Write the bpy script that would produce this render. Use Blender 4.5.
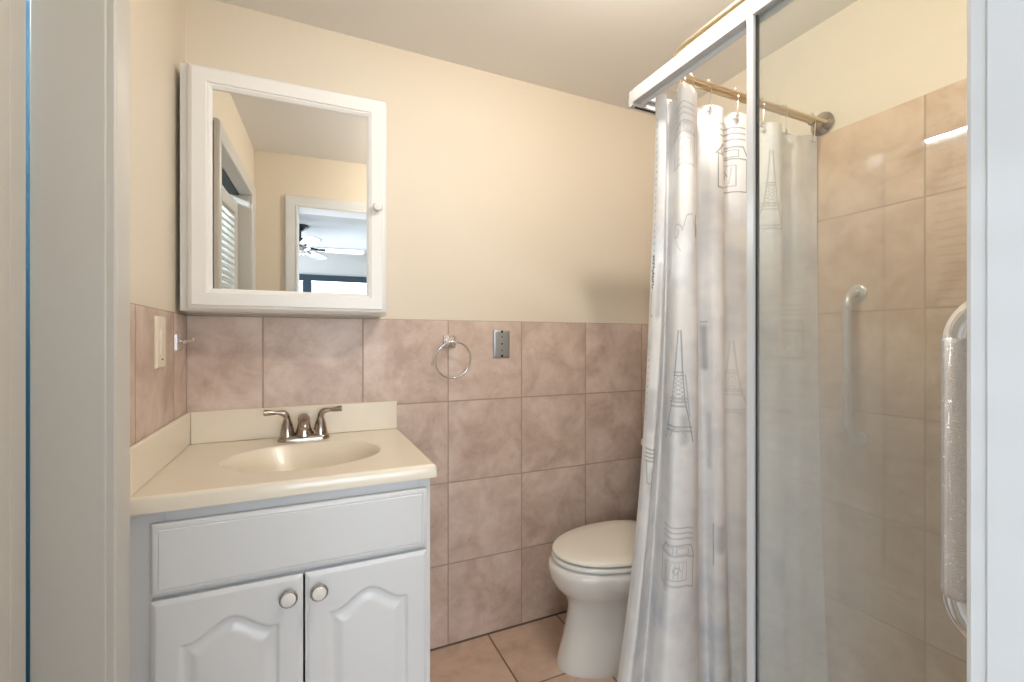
import bpy, bmesh, math, random
import numpy as np
from mathutils import Vector, Matrix
for o in list(bpy.data.objects): bpy.data.objects.remove(o, do_unlink=True)
SC = bpy.context.scene
COL = SC.collection
PI = math.pi
random.seed(4)

# ---------------------------------------------------------------- camera, world, exposure
cd = bpy.data.cameras.new('camera'); cam = bpy.data.objects.new('camera', cd); COL.objects.link(cam)
cd.sensor_fit = 'HORIZONTAL'; cd.sensor_width = 36.0; cd.lens = 36.0*453/1024
cd.clip_start = 0.01
cam.location = (0, 0, 1.25); cam.rotation_euler = (PI/2, 0, -math.radians(24.46))
SC.camera = cam
SC.view_settings.view_transform = 'Standard'; SC.view_settings.look = 'None'
SC.view_settings.gamma = 1; SC.view_settings.use_curve_mapping = False
SC.view_settings.exposure = 0.33
W = bpy.data.worlds.new('daylight'); SC.world = W; W.use_nodes = True
W.node_tree.nodes['Background'].inputs[0].default_value = (0.80, 0.90, 1.0, 1)
W.node_tree.nodes['Background'].inputs[1].default_value = 3.0

def area(name, loc, rot, sx, sy, power, color):
    l = bpy.data.lights.new(name, 'AREA'); l.shape = 'RECTANGLE'; l.size = sx; l.size_y = sy
    l.energy = power; l.color = color
    o = bpy.data.objects.new(name, l); COL.objects.link(o); o.location = loc; o.rotation_euler = rot
    return o
# daylight through the bedroom window (behind the camera)
area('bedroom_daylight', (0.35, -3.32, 1.45), (PI/2, 0, 0), 2.5, 1.25, 58, (0.80, 0.90, 1.0))
area('added_side_fill', (-2.32, -2.35, 1.45), (PI/2, 0, -PI/2), 1.5, 1.25, 78, (0.80, 0.90, 1.0))  # added fill from an unseen side, brightens the curtain and shower

# ---------------------------------------------------------------- materials
def mat(name, color=(.8,.8,.8), rough=.5, metal=0.0, spec=.5, bump=0.0, bscale=60, var=0.0, vscale=6, emit=None, estr=0, coat=0):
    m = bpy.data.materials.new(name); m.use_nodes = True
    nt = m.node_tree; b = nt.nodes['Principled BSDF']
    b.inputs['Base Color'].default_value = (*color, 1)
    b.inputs['Roughness'].default_value = rough; b.inputs['Metallic'].default_value = metal
    b.inputs['Specular IOR Level'].default_value = spec
    b.inputs['Coat Weight'].default_value = coat
    if emit:
        b.inputs['Emission Color'].default_value = (*emit, 1); b.inputs['Emission Strength'].default_value = estr
    if bump or var:
        tc = nt.nodes.new('ShaderNodeTexCoord')
        if var:
            n = nt.nodes.new('ShaderNodeTexNoise'); n.inputs['Scale'].default_value = vscale; n.inputs['Detail'].default_value = 4
            nt.links.new(tc.outputs['Object'], n.inputs['Vector'])
            mx = nt.nodes.new('ShaderNodeMix'); mx.data_type = 'RGBA'
            mx.inputs['A'].default_value = (*[c*(1-var) for c in color], 1); mx.inputs['B'].default_value = (*[min(1, c*(1+var)) for c in color], 1)
            nt.links.new(n.outputs['Fac'], mx.inputs['Factor']); nt.links.new(mx.outputs['Result'], b.inputs['Base Color'])
        if bump:
            n2 = nt.nodes.new('ShaderNodeTexNoise'); n2.inputs['Scale'].default_value = bscale; n2.inputs['Detail'].default_value = 3
            nt.links.new(tc.outputs['Object'], n2.inputs['Vector'])
            bp = nt.nodes.new('ShaderNodeBump'); bp.inputs['Strength'].default_value = bump; bp.inputs['Distance'].default_value = .004
            nt.links.new(n2.outputs['Fac'], bp.inputs['Height']); nt.links.new(bp.outputs['Normal'], b.inputs['Normal'])
    return m

def tile_mat(name, au, av, u0, v0, pitch, colA, colB, colC, grout, rough=.38, gw=.0045):
    """stone tile grid on the world axes au, av (0,1,2)"""
    m = bpy.data.materials.new(name); m.use_nodes = True; nt = m.node_tree; N = nt.nodes; L = nt.links
    b = N['Principled BSDF']
    tc = N.new('ShaderNodeTexCoord'); sp = N.new('ShaderNodeSeparateXYZ'); L.new(tc.outputs['Object'], sp.inputs[0])
    def M(op, a, c=None, cl=False):
        n = N.new('ShaderNodeMath'); n.operation = op; n.use_clamp = cl
        for i, s in enumerate((a, c)):
            if s is None: continue
            if isinstance(s, (int, float)): n.inputs[i].default_value = s
            else: L.new(s, n.inputs[i])
        return n.outputs[0]
    ds = []; ids = []
    for ax, o in ((au, u0), (av, v0)):
        q = M('DIVIDE', M('SUBTRACT', sp.outputs[ax], o), pitch)
        ids.append(M('FLOOR', q)); fr = M('FRACT', q)
        ds.append(M('MINIMUM', fr, M('SUBTRACT', 1.0, fr)))
    d = M('MULTIPLY', M('MINIMUM', ds[0], ds[1]), pitch)          # metres to nearest joint
    wob = N.new('ShaderNodeTexNoise'); wob.inputs['Scale'].default_value = 55; L.new(tc.outputs['Object'], wob.inputs['Vector'])
    d = M('ADD', d, M('MULTIPLY', M('SUBTRACT', wob.outputs['Fac'], .5), .0016))
    g = M('DIVIDE', M('SUBTRACT', d, gw*.35), gw*.45, True)       # 0 grout .. 1 tile
    idc = M('ADD', M('MULTIPLY', ids[0], 12.9), M('MULTIPLY', ids[1], 78.2))
    wn = N.new('ShaderNodeTexWhiteNoise'); wn.noise_dimensions = '1D'; L.new(idc, wn.inputs['W'])
    off = N.new('ShaderNodeVectorMath'); off.operation = 'MULTIPLY_ADD'
    L.new(wn.outputs['Color'], off.inputs[0]); off.inputs[1].default_value = (9, 9, 9); L.new(tc.outputs['Object'], off.inputs[2])
    n1 = N.new('ShaderNodeTexNoise'); n1.inputs['Scale'].default_value = 6.5; n1.inputs['Detail'].default_value = 6; n1.inputs['Roughness'].default_value = .62; n1.inputs['Distortion'].default_value = .5
    n2 = N.new('ShaderNodeTexNoise'); n2.inputs['Scale'].default_value = 24; n2.inputs['Detail'].default_value = 5; n2.inputs['Roughness'].default_value = .7
    for n in (n1, n2): L.new(off.outputs[0], n.inputs['Vector'])
    cr = N.new('ShaderNodeValToRGB'); cr.color_ramp.elements[0].position = .36; cr.color_ramp.elements[0].color = (*colA, 1)
    cr.color_ramp.elements[1].position = .64; cr.color_ramp.elements[1].color = (*colC, 1)
    e = cr.color_ramp.elements.new(.5); e.color = (*colB, 1)
    f = M('ADD', M('MULTIPLY', n1.outputs['Fac'], .75), M('MULTIPLY', n2.outputs['Fac'], .25))
    f = M('ADD', f, M('MULTIPLY', M('SUBTRACT', wn.outputs['Value'], .5), .06))
    L.new(f, cr.inputs['Fac'])
    mx = N.new('ShaderNodeMix'); mx.data_type = 'RGBA'; mx.inputs['A'].default_value = (*grout, 1)
    L.new(g, mx.inputs['Factor']); L.new(cr.outputs['Color'], mx.inputs['B']); L.new(mx.outputs['Result'], b.inputs['Base Color'])
    r = M('SUBTRACT', .85, M('MULTIPLY', g, .85-rough)); L.new(r, b.inputs['Roughness'])
    edge = M('DIVIDE', d, .012, True)
    h = M('ADD', M('ADD', M('MULTIPLY', g, .5), M('MULTIPLY', edge, .35)), M('MULTIPLY', n2.outputs['Fac'], .35))
    bp = N.new('ShaderNodeBump'); bp.inputs['Strength'].default_value = .5; bp.inputs['Distance'].default_value = .003
    L.new(h, bp.inputs['Height']); L.new(bp.outputs['Normal'], b.inputs['Normal'])
    return m
TA, TB, TCc, GR = (.50,.365,.295), (.64,.50,.42), (.75,.61,.53), (.42,.32,.26)
M_tile_x = tile_mat('tile_back', 0, 2, .531, 0, .334, TA, TB, TCc, GR)
M_tile_y = tile_mat('tile_side', 1, 2, 1.64, 0, .334, TA, TB, TCc, GR)
M_tile_s = tile_mat('tile_shower', 1, 2, 1.058, .012, .334, (.55,.385,.26), (.66,.49,.36), (.74,.57,.43), (.50,.37,.27))
M_floor = tile_mat('tile_floor', 0, 1, 1.04, 1.468, .334, (.50,.35,.255), (.63,.455,.345), (.70,.53,.42), (.22,.14,.10), .42, .006)
M_wall = mat('cream_wall_paint', (.79,.705,.58), .55, bump=.12, bscale=220)
M_ceil = mat('ceiling_paint', (.84,.82,.79), .75, bump=.1, bscale=180)
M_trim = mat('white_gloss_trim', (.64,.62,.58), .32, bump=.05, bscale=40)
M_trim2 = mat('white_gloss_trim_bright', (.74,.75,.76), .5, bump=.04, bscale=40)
M_cab = mat('white_lacquer', (.76,.765,.77), .3, bump=.05, bscale=30)
M_mirfr = mat('white_mirror_frame_paint', (.88,.87,.85), .35, bump=.04, bscale=30)
M_mirror = mat('silvered_glass', (.93,.94,.93), .0, 1.0)
M_marble = mat('cream_cultured_marble', (.85,.765,.63), .27, var=.03, vscale=9, coat=.3)
M_porc = mat('white_porcelain', (.82,.81,.77), .1, coat=.5)
M_seat = mat('ivory_toilet_seat', (.88,.84,.75), .22)
M_nickel = mat('brushed_nickel', (.40,.345,.295), .2, 1.0)
M_chrome = mat('chrome', (.80,.80,.80), .09, 1.0)
M_steel = mat('brushed_steel_plate', (.50,.53,.54), .38, 1.0)
M_peen = mat('peened_steel', (.74,.75,.76), .16, 1.0, bump=.9, bscale=620)
M_gbar = mat('pale_grab_bar_enamel', (.62,.61,.58), .3, .3)
M_brass = mat('satin_brass', (.70,.60,.43), .32, 1.0)
M_ivory = mat('ivory_rod_enamel', (.78,.72,.60), .3)
M_switch = mat('ivory_plastic', (.86,.78,.64), .35)
M_dark = mat('dark_rubber', (.03,.03,.03), .6)
M_alu = mat('white_aluminium', (.62,.63,.64), .32)
M_knob = mat('white_ceramic_knob', (.82,.80,.76), .2)
M_knobb = mat('pewter_knob_ring', (.40,.38,.35), .35, .9)
M_blue = mat('blue_closet_paint', (.012,.07,.125), .6)
M_bwall = mat('pale_bedroom_paint', (.72,.72,.70), .7)
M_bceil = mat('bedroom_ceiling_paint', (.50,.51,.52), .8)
M_bfloor = mat('bedroom_floor_wood', (.36,.27,.2), .45, var=.2, vscale=3)
M_fan = mat('dark_bronze_fan', (.028,.032,.045), .35)
M_blade = mat('glossy_fan_blade', (.40,.40,.41), .15)
M_bladetop = mat('dark_fan_blade_top', (.04,.04,.045), .3)
M_frameblue = mat('slate_blue_window_paint', (.035,.06,.085), .45)
M_slat = mat('white_blind_slat', (.85,.86,.88), .4)
M_tray = mat('white_shower_base', (.72,.71,.68), .4)
M_lampglass = mat('opal_lamp_glass', (.9,.88,.84), .4, emit=(1.0,.90,.76), estr=3.0)
M_tube = mat('streak_glow', (.9,.9,.9), .4, emit=(.82,.95,1.0), estr=150)  # glow stands in for daylight above the louvred door

# ---------------------------------------------------------------- mesh helpers
def link(name, me, material, parent=None, smooth=False, bevel=0, seg=2):
    o = bpy.data.objects.new(name, me); COL.objects.link(o)
    mats = material if isinstance(material, (list, tuple)) else [material]
    for m_ in mats: me.materials.append(m_)
    if smooth:
        me.polygons.foreach_set('use_smooth', [True]*len(me.polygons))
        if smooth != 'all':
            try: me.set_sharp_from_angle(angle=math.radians(smooth if smooth is not True else 40))
            except Exception: pass
    if bevel:
        md = o.modifiers.new('bevel', 'BEVEL'); md.width = bevel; md.segments = seg; md.limit_method = 'ANGLE'; md.angle_limit = math.radians(50)
        md.harden_normals = False
    if parent: o.parent = parent; o.matrix_parent_inverse = parent.matrix_basis.inverted()
    return o
def obj(name, bm, material, parent=None, smooth=False, bevel=0, seg=2):
    bmesh.ops.recalc_face_normals(bm, faces=bm.faces)
    me = bpy.data.meshes.new(name); bm.to_mesh(me); bm.free()
    return link(name, me, material, parent, smooth, bevel, seg)
def box(bm, x0, x1, y0, y1, z0, z1, mi=0):
    v = [bm.verts.new((x, y, z)) for z in (z0, z1) for y in (y0, y1) for x in (x0, x1)]
    for f in ((0,2,3,1),(4,5,7,6),(0,1,5,4),(2,6,7,3),(0,4,6,2),(1,3,7,5)):
        fc = bm.faces.new([v[i] for i in f]); fc.material_index = mi
    return v
def B(*bs):
    bm = bmesh.new()
    for b in bs: box(bm, *b)
    return bm
def thing(name, label, cat, loc, group=None):
    o = bpy.data.objects.new(name, None); COL.objects.link(o); o.location = loc
    o.empty_display_size = .05
    bpy.context.view_layer.update()
    return tag(o, label, cat, group)
def tag(o, label=None, cat=None, group=None, kind=None):
    if label: o['label'] = label
    if cat: o['category'] = cat
    if group: o['group'] = group
    if kind: o['kind'] = kind
    return o
def struct(name, bm, m, **k):
    o = obj(name, bm, m, **k); o['kind'] = 'structure'; return o
def rings(bm, loops, close=True, cap0=True, cap1=True, mi=0):
    """loft through vertex loops"""
    vs = [[bm.verts.new(p) for p in lp] for lp in loops]
    n = len(vs[0])
    for a, b in zip(vs[:-1], vs[1:]):
        for i in range(n if close else n-1):
            j = (i+1) % n
            f = bm.faces.new((a[i], a[j], b[j], b[i])); f.material_index = mi
    if cap0: bm.faces.new(list(reversed(vs[0]))).material_index = mi
    if cap1: bm.faces.new(vs[-1]).material_index = mi
    return vs
def lathe(bm, c, axis, prof, n=28, mi=0):
    """prof: (radius, distance along axis) list"""
    a = Vector(axis).normalized(); u = a.orthogonal().normalized(); w = a.cross(u); c = Vector(c)
    loops = [[c + a*h + (u*math.cos(2*PI*k/n) + w*math.sin(2*PI*k/n))*max(r, 1e-5) for k in range(n)] for r, h in prof]
    rings(bm, loops, mi=mi)
def tube(bm, pts, r, n=14, closed=False, mi=0):
    pts = [Vector(p) for p in pts]; N = len(pts)
    rr = r if isinstance(r, (list, tuple)) else [r]*N
    T = []
    for i in range(N):
        if closed: t = pts[(i+1) % N]-pts[i-1]
        else: t = pts[min(i+1, N-1)]-pts[max(i-1, 0)]
        T.append(t.normalized())
    u = T[0].orthogonal().normalized(); loops = []
    for i in range(N):
        u = (u - T[i]*u.dot(T[i])).normalized(); w = T[i].cross(u)
        loops.append([pts[i] + (u*math.cos(2*PI*k/n)+w*math.sin(2*PI*k/n))*rr[i] for k in range(n)])
    if closed:
        vs = [[bm.verts.new(p) for p in lp] for lp in loops]
        for i in range(N):
            a, b = vs[i], vs[(i+1) % N]
            for k in range(n): 
                j = (k+1) % n; bm.faces.new((a[k], a[j], b[j], b[k])).material_index = mi
    else: rings(bm, loops, mi=mi)
def arc(c, r, a0, a1, n, plane='xz'):
    out = []
    for i in range(n+1):
        a = a0+(a1-a0)*i/n; p, q = r*math.cos(a), r*math.sin(a)
        v = {'xz': (p,0,q), 'yz': (0,p,q), 'xy': (p,q,0)}[plane]
        out.append(Vector(c)+Vector(v))
    return out
def smooth_path(P, n=8):
    P = [Vector(p) for p in P]; out = []
    for i in range(len(P)-1):
        p0, p1, p2, p3 = P[max(i-1,0)], P[i], P[i+1], P[min(i+2, len(P)-1)]
        for k in range(n):
            t = k/n
            out.append(.5*((2*p1)+(-p0+p2)*t+(2*p0-5*p1+4*p2-p3)*t*t+(-p0+3*p1-3*p2+p3)*t**3))
    out.append(P[-1]); return out
def rect_profile(bm, x0, x1, z0, z1, prof, fn, close_center=False):
    """nested mitred rectangles; prof (inset, out) ; fn(x, z, out)->point"""
    loops = []
    for i, h in prof:
        loops.append([fn(x0+i, z0+i, h), fn(x1-i, z0+i, h), fn(x1-i, z1-i, h), fn(x0+i, z1-i, h)])
    rings(bm, loops, cap0=False, cap1=close_center)
def cut_wall(au, p0, p1, a0, a1, z0, z1, openings):
    """wall slab on axis au ('x' wall has constant x p0..p1 spanning y a0..a1)"""
    bm = bmesh.new(); xs = [a0]
    for (o0, o1, h0, h1) in openings: xs += [o0, o1]
    xs.append(a1)
    def bx(a, b, c, d):
        if b-a < 1e-4 or d-c < 1e-4: return
        if au == 'x': box(bm, p0, p1, a, b, c, d)
        else: box(bm, a, b, p0, p1, c, d)
    for i in range(0, len(xs), 2): bx(xs[i], xs[i+1], z0, z1)
    for (o0, o1, h0, h1) in openings: bx(o0, o1, z0, h0); bx(o0, o1, h1, z1)
    return bm

# ---------------------------------------------------------------- room shell
XL, XR, YB, YF = -.357, 1.69, 1.80, .20
H = 2.40; TZ = 1.336
struct('floor', B((XL-.13, XR+.12, .07, YB+.12, -.12, 0)), M_floor)
struct('ceiling', B((XL-.13, XR+.12, .07, YB+.12, H, H+.12)), M_ceil)
bm = B((XL-.13, XR+.12, YB+.006, YB+.12, 0, H)); struct('wall_back', bm, M_wall)
struct('trim_tile_back', B((XL, XR, YB, YB+.006, 0, TZ)), M_tile_x, bevel=.0015)
struct('wall_left', cut_wall('x', XL-.109, XL-.006, .07, YB+.006, 0, H, [(.39, 1.135, 0, 2.072)]), M_wall)
struct('trim_tile_left', B((XL-.006, XL, 1.135, YB, 0, TZ)), M_tile_y, bevel=.0015)
struct('wall_right', B((XR+.006, XR+.12, .07, YB+.006, 0, H)), M_wall)
struct('trim_tile_right', B((XR, XR+.006, .2, YB, 0, 1.99)), M_tile_s, bevel=.0015)
struct('wall_front', cut_wall('y', .07, .2, XL-.006, XR+.006, 0, H, [(-.128, .577, 0, 2.08)]), M_wall)
struct('trim_tile_front', B((.93, XR, .2, .206, 0, 1.99)), M_tile_x, bevel=.0015)
# baseboard joint at the foot of the tiled wall (dark caulk)
struct('baseboard_back', B((.33, XR, YB-.004, YB, 0, .006)), mat('dark_floor_grout', (.16,.11,.085), .8))

# closet / doorway opening in the left wall: jambs and casing
JD = .103
def jamb(name, bxs): return struct(name, B(*bxs), M_trim, bevel=.002)
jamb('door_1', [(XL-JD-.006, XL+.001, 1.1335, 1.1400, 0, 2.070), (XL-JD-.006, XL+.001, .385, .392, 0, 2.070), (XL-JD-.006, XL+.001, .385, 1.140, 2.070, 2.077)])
def casing(name, x0, x1, zt, w, fn, mt=None, bottom=0.0):
    """profiled casing around an opening x0..x1 up to zt; fn(a, z, out)"""
    prof = [(0.0, 0.0), (0.0, .012), (.003, .016), (.010, .016), (.013, .012), (.018, .013), (.045, .021), (.056, .022), (w-.004, .020), (w, .012), (w, 0.0)]
    bm = bmesh.new(); loops = []
    for i, h in prof:
        loops.append([fn(x0-i, bottom, h), fn(x0-i, zt+i, h), fn(x1+i, zt+i, h), fn(x1+i, bottom, h)])
    rings(bm, loops, close=False, cap0=False, cap1=False)
    return struct(name, bm, mt or M_trim, smooth=25)
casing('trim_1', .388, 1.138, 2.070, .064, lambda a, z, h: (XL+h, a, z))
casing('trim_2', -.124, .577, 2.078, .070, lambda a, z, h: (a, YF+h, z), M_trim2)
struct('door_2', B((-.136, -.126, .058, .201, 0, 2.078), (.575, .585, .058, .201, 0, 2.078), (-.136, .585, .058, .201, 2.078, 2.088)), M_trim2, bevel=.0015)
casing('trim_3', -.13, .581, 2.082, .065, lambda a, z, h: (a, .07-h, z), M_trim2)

# closet behind the louvred door
struct('wall_closet', B((-1.25, -1.2, .05, 1.5, 0, H), (-1.25, XL-.1095, 1.45, 1.5, 0, H), (-1.25, XL-.1095, .0, .05, 0, H)), M_blue)
struct('floor_closet', B((-1.25, XL-.131, 0, 1.5, -.1, 0)), M_floor)
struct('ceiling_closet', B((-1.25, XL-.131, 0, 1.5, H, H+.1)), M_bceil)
# louvred leaf, standing slightly askew in the opening
P0, P1 = Vector((-.412, .394, 0)), Vector((-.466, 1.125, 0))
dv = (P1-P0); LW = dv.length; ang = math.atan2(dv.y, dv.x)
lv = thing('louvred_door', 'white louvred closet door in left wall opening, slats seen in cabinet mirror', 'door', P0)
lv.rotation_euler = (0, 0, ang); bpy.context.view_layer.update()
def lpart(name, bm, m, **k):   # local coords: x along the leaf, y behind (+y = into the closet)
    o = obj(name, bm, m, **k); o.parent = lv; return o
LT = 2.020
for k in range(2):
    a = k*(LW/2)+.002; b = (k+1)*(LW/2)-.002
    sr = .06 if k == 0 else .17
    lpart('door_frame', B((a, a+.06, 0, .026, .012, LT), (b-.06, b, 0, .026, .012, LT), (a+.06, b-.06, 0, .026, LT-.07, LT), (a+.06, b-.06, 0, .026, .012, .14), (a+.06, b-sr, 0, .026, 1.0, 1.07), (b-sr, b-.06, 0, .026, .14, LT-.07)), M_trim, bevel=.003)
    bm = bmesh.new()
    z = .16
    while z < LT-.09:
        if not (.97 < z < 1.08):
            v = box(bm, a+.06, b-sr, .010, .016, z, z+.034)
            bmesh.ops.rotate(bm, verts=v, cent=((a+b)/2, .013, z+.017), matrix=Matrix.Rotation(math.radians(-38), 3, 'X'))
        z += .034
    lpart('louvre_slats', bm, M_trim)
struct('door_3', B((XL-.10, XL-.05, .393, 1.1325, 2.064, 2.070)), M_dark)
# added glowing tube high in the closet, in place of daylight through the gap
t = thing('added_glow_tube', 'added glowing tube in closet, standing in for daylight reflected as white streak in shower glass', 'lamp', (-1.2, .85, 2.325))
obj('housing', B((-1.2, -1.192, .38, 1.30, 2.29, 2.36)), M_trim, t, bevel=.002)
obj('tube_holder', B((-1.193, -1.150, .385, .405, 2.30, 2.35)), M_trim, t, bevel=.003); obj('tube_holder', B((-1.193, -1.150, 1.28, 1.298, 2.30, 2.35)), M_trim, t, bevel=.003)
bm = bmesh.new(); lathe(bm, (-1.17, .404, 2.325), (0,1,0), [(.018,0),(.020,.004),(.020,.872),(.018,.876)], 16); obj('tube', bm, M_tube, t, smooth=True)

# ---------------------------------------------------------------- bedroom behind the camera (seen in the mirror)
BH = 2.44; BY = -3.2
struct('floor_bedroom', B((-2.2, 2.4, BY-.12, .07, -.12, -.001)), M_bfloor)
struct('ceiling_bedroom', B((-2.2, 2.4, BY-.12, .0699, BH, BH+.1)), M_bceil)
struct('wall_bedroom_left', cut_wall('x', -2.3, -2.2, BY-.12, .06, 0, BH, [(-3.1, -1.6, .8, 2.1)]), M_bwall)
struct('added_side_window', B((-2.24, -2.18, -3.17, -1.53, 2.08, 2.15), (-2.24, -2.18, -3.17, -1.53, .74, .82), (-2.24, -2.18, -3.17, -3.09, .82, 2.08), (-2.24, -2.18, -1.61, -1.53, .82, 2.08), (-2.24, -2.19, -2.38, -2.32, .82, 2.08)), M_frameblue, bevel=.004)  # unseen window, added so the side fill reaches the curtain
struct('wall_bedroom_right', B((2.4, 2.5, BY-.12, .07, 0, BH)), M_bwall)
struct('wall_bedroom_near', cut_wall('y', .06, .07, -2.2, 2.4, 0, BH, [(-.136, .587, 0, 2.09)]), M_bwall)
struct('wall_bedroom_back', cut_wall('y', BY-.12, BY, -2.2, 2.4, 0, BH, [(-.92, 1.62, .8, 2.1)]), M_bwall)
bm = B((-1.0, 1.70, BY-.02, BY+.03, 2.04, 2.12), (-1.0, 1.70, BY-.02, BY+.03, .74, .81), (-1.0, -.9, BY-.02, BY+.03, .8, 2.05), (1.6, 1.7, BY-.02, BY+.03, .8, 2.05),
       (-.30, -.20, BY-.04, BY+.02, .8, 2.05), (.72, .80, BY-.04, BY+.02, .8, 2.05))
struct('window_1', bm, M_frameblue, bevel=.004)
wb = thing('window_blind', 'white slatted blind gathered at top of bedroom window, seen in mirror', 'blind', (.35, BY+.06, 2.0))
bm = bmesh.new()
for k in range(7):
    v = box(bm, -.88, 1.58, BY-.075, BY-.035, 2.018-k*.028, 2.021-k*.028)
    bmesh.ops.rotate(bm, verts=v, cent=(.35, BY-.055, 2.02-k*.028), matrix=Matrix.Rotation(math.radians(58), 3, 'X'))
obj('slats', bm, M_slat, wb)
obj('bottom_rail', B((-.88, 1.58, BY-.075, BY-.035, 1.81, 1.83)), M_slat, wb, bevel=.004)
FX, FY = -.245, -1.85
fan = thing('ceiling_fan', 'dark ceiling fan in the bedroom, reflected in the cabinet mirror', 'fan', (FX, FY, BH))
bm = bmesh.new(); lathe(bm, (FX, FY, BH), (0,0,-1), [(.085,0),(.085,.012),(.07,.03),(.035,.05),(.03,.055)]); obj('canopy', bm, M_fan, fan, smooth=True)
bm = bmesh.new(); lathe(bm, (FX, FY, BH-.05), (0,0,-1), [(.013,0),(.013,.10)], 12); obj('downrod', bm, M_fan, fan, smooth=True)
bm = bmesh.new(); lathe(bm, (FX, FY, BH-.135), (0,0,-1), [(.03,0),(.11,.012),(.135,.035),(.135,.075),(.11,.085),(.105,.095)]); obj('motor_housing', bm, M_fan, fan, smooth=True)
bm = bmesh.new(); lathe(bm, (FX, FY, BH-.229), (0,0,-1), [(.09,0),(.10,.006),(.075,.02),(.055,.03),(.05,.06),(.03,.07)]); obj('switch_housing', bm, M_chrome, fan, smooth=True)
for k in range(5):
    a = math.radians(2+72*k)
    d = Vector((math.cos(a), math.sin(a), 0)); s = Vector((-d.y, d.x, 0)); up = Vector((0,0,1))
    tl = (s*math.cos(.2)+up*math.sin(.2)); nn = d.cross(tl)
    o0 = Vector((FX, FY, BH-.235))
    bm = bmesh.new(); loops = []
    for q, (r_, w_) in enumerate([(.17,.045),(.2,.055),(.3,.062),(.45,.068),(.55,.068),(.6,.06),(.63,.035)]):
        c = o0+d*r_
        loops.append([c-tl*w_-nn*.003, c+tl*w_-nn*.003, c+tl*w_+nn*.003, c-tl*w_+nn*.003])
    rings(bm, loops)
    for f in bm.faces:
        f.material_index = 0
    bl = obj('fan_blade', bm, [M_blade, M_bladetop], fan)
    for p in bl.data.polygons:
        if p.normal.z > .5: p.material_index = 1
    bm = bmesh.new(); tube(bm, [o0+d*.08+up*.01, o0+d*.14, o0+d*.24-up*.004], [.012,.009,.014], 8); obj('blade_iron', bm, M_fan, bl, smooth=True)

# ---------------------------------------------------------------- ceiling lamp of the bathroom
LX, LY = .76, .76
cl = thing('ceiling_lamp', 'round opal ceiling lamp just above the picture, lighting the bathroom', 'lamp', (LX, LY, H))
bm = bmesh.new(); lathe(bm, (LX, LY, H), (0,0,-1), [(.135,0),(.135,.02),(.125,.024),(.12,.012)]); obj('base_ring', bm, M_alu, cl, smooth=True)
bm = bmesh.new(); lathe(bm, (LX, LY, H-.02), (0,0,-1), [(.12,0),(.118,.02),(.10,.045),(.065,.062),(.02,.07),(.0,.0705)]); obj('shade', bm, M_lampglass, cl, smooth=True)
l = bpy.data.lights.new('lamp_bulb', 'POINT'); l.energy = 15.5; l.color = (1.0, .93, .83); l.shadow_soft_size = .03
lo = bpy.data.objects.new('lamp_bulb', l); COL.objects.link(lo); lo.location = (LX, LY, H-.15)

# ---------------------------------------------------------------- mirror cabinet
CX0, CX1, CZ0, CZ1 = -.350, .266, 1.338, 2.103
mc = thing('mirror_cabinet', 'white framed mirror cabinet hung in corner above the sink', 'cabinet', (-.04, YB, CZ0))
FYc = 1.672
obj('body', B((CX0, CX1, FYc, YB, CZ0+.004, CZ1-.004)), M_mirfr, mc, bevel=.004)
# door swung 1.55 degrees ajar about its left edge
bm = bmesh.new(); DW, DH = .609, CZ1-CZ0
prof = [(.0, .0), (.0, .010), (.004, .016), (.010, .019), (.013, .0195), (.015, .024), (.052, .0245), (.054, .0205), (.058, .020), (.062, .0165), (.066, .013), (.066, .004)]
rect_profile(bm, .021, DW, .008, DH-.008, prof, lambda x, z, h: (x, -h, z))
box(bm, .028, DW-.007, -.003, .0, .015, DH-.015)
DLOC = Vector((CX0, FYc-.003, CZ0)); DROT = -math.radians(1.55)
door = obj('cabinet_door', bm, M_mirfr, None, smooth=30)
door.location = DLOC; door.rotation_euler = (0, 0, DROT)
bpy.context.view_layer.update()
door.parent = mc; door.matrix_parent_inverse = mc.matrix_world.inverted()
def dpart(name, bm, m, **k):
    o = obj(name, bm, m, **k); o.parent = door; return o
dpart('mirror_glass', B((.085, DW-.064, -.0085, -.0035, .072, DH-.072)), M_mirror)
bm = bmesh.new(); lathe(bm, (DW-.032, -.024, .375), (0,-1,0), [(.007,0),(.006,.010),(.0155,.014),(.0165,.019),(.013,.025),(.004,.027),(0,.027)])
dpart('knob', bm, M_knob, smooth=True)

# ---------------------------------------------------------------- vanity
VX0, VX1, VF = XL+.001, .316, 1.245
CT, CTH = .910, .036
va = thing('vanity_cabinet', 'white lacquered vanity cabinet with two arched-panel doors under the sink', 'cabinet', (-.02, 1.5, 0))
obj('body', B((VX0, -.288, VF+.002, VF+.02, .09, CT-CTH), (.282, VX1, VF+.002, VF+.02, .09, CT-CTH), (-.288, .282, VF+.002, VF+.02, .665, .70), (-.288, .282, VF+.002, VF+.02, .83, CT-CTH), (-.288, .282, VF+.002, VF+.02, .09, .135), (VX0, VX0+.016, VF+.02, YB-.003, 0, CT-CTH), (VX1-.016, VX1, VF+.02, YB-.003, 0, CT-CTH), (VX0+.016, VX1-.016, YB-.02, YB-.003, 0.1, CT-CTH-.15), (VX0+.016, VX1-.016, VF+.02, YB-.02, .09, .106), (VX0+.016, VX1-.016, VF+.06, VF+.075, 0, .09)), M_cab, va, bevel=.0015)
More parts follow.
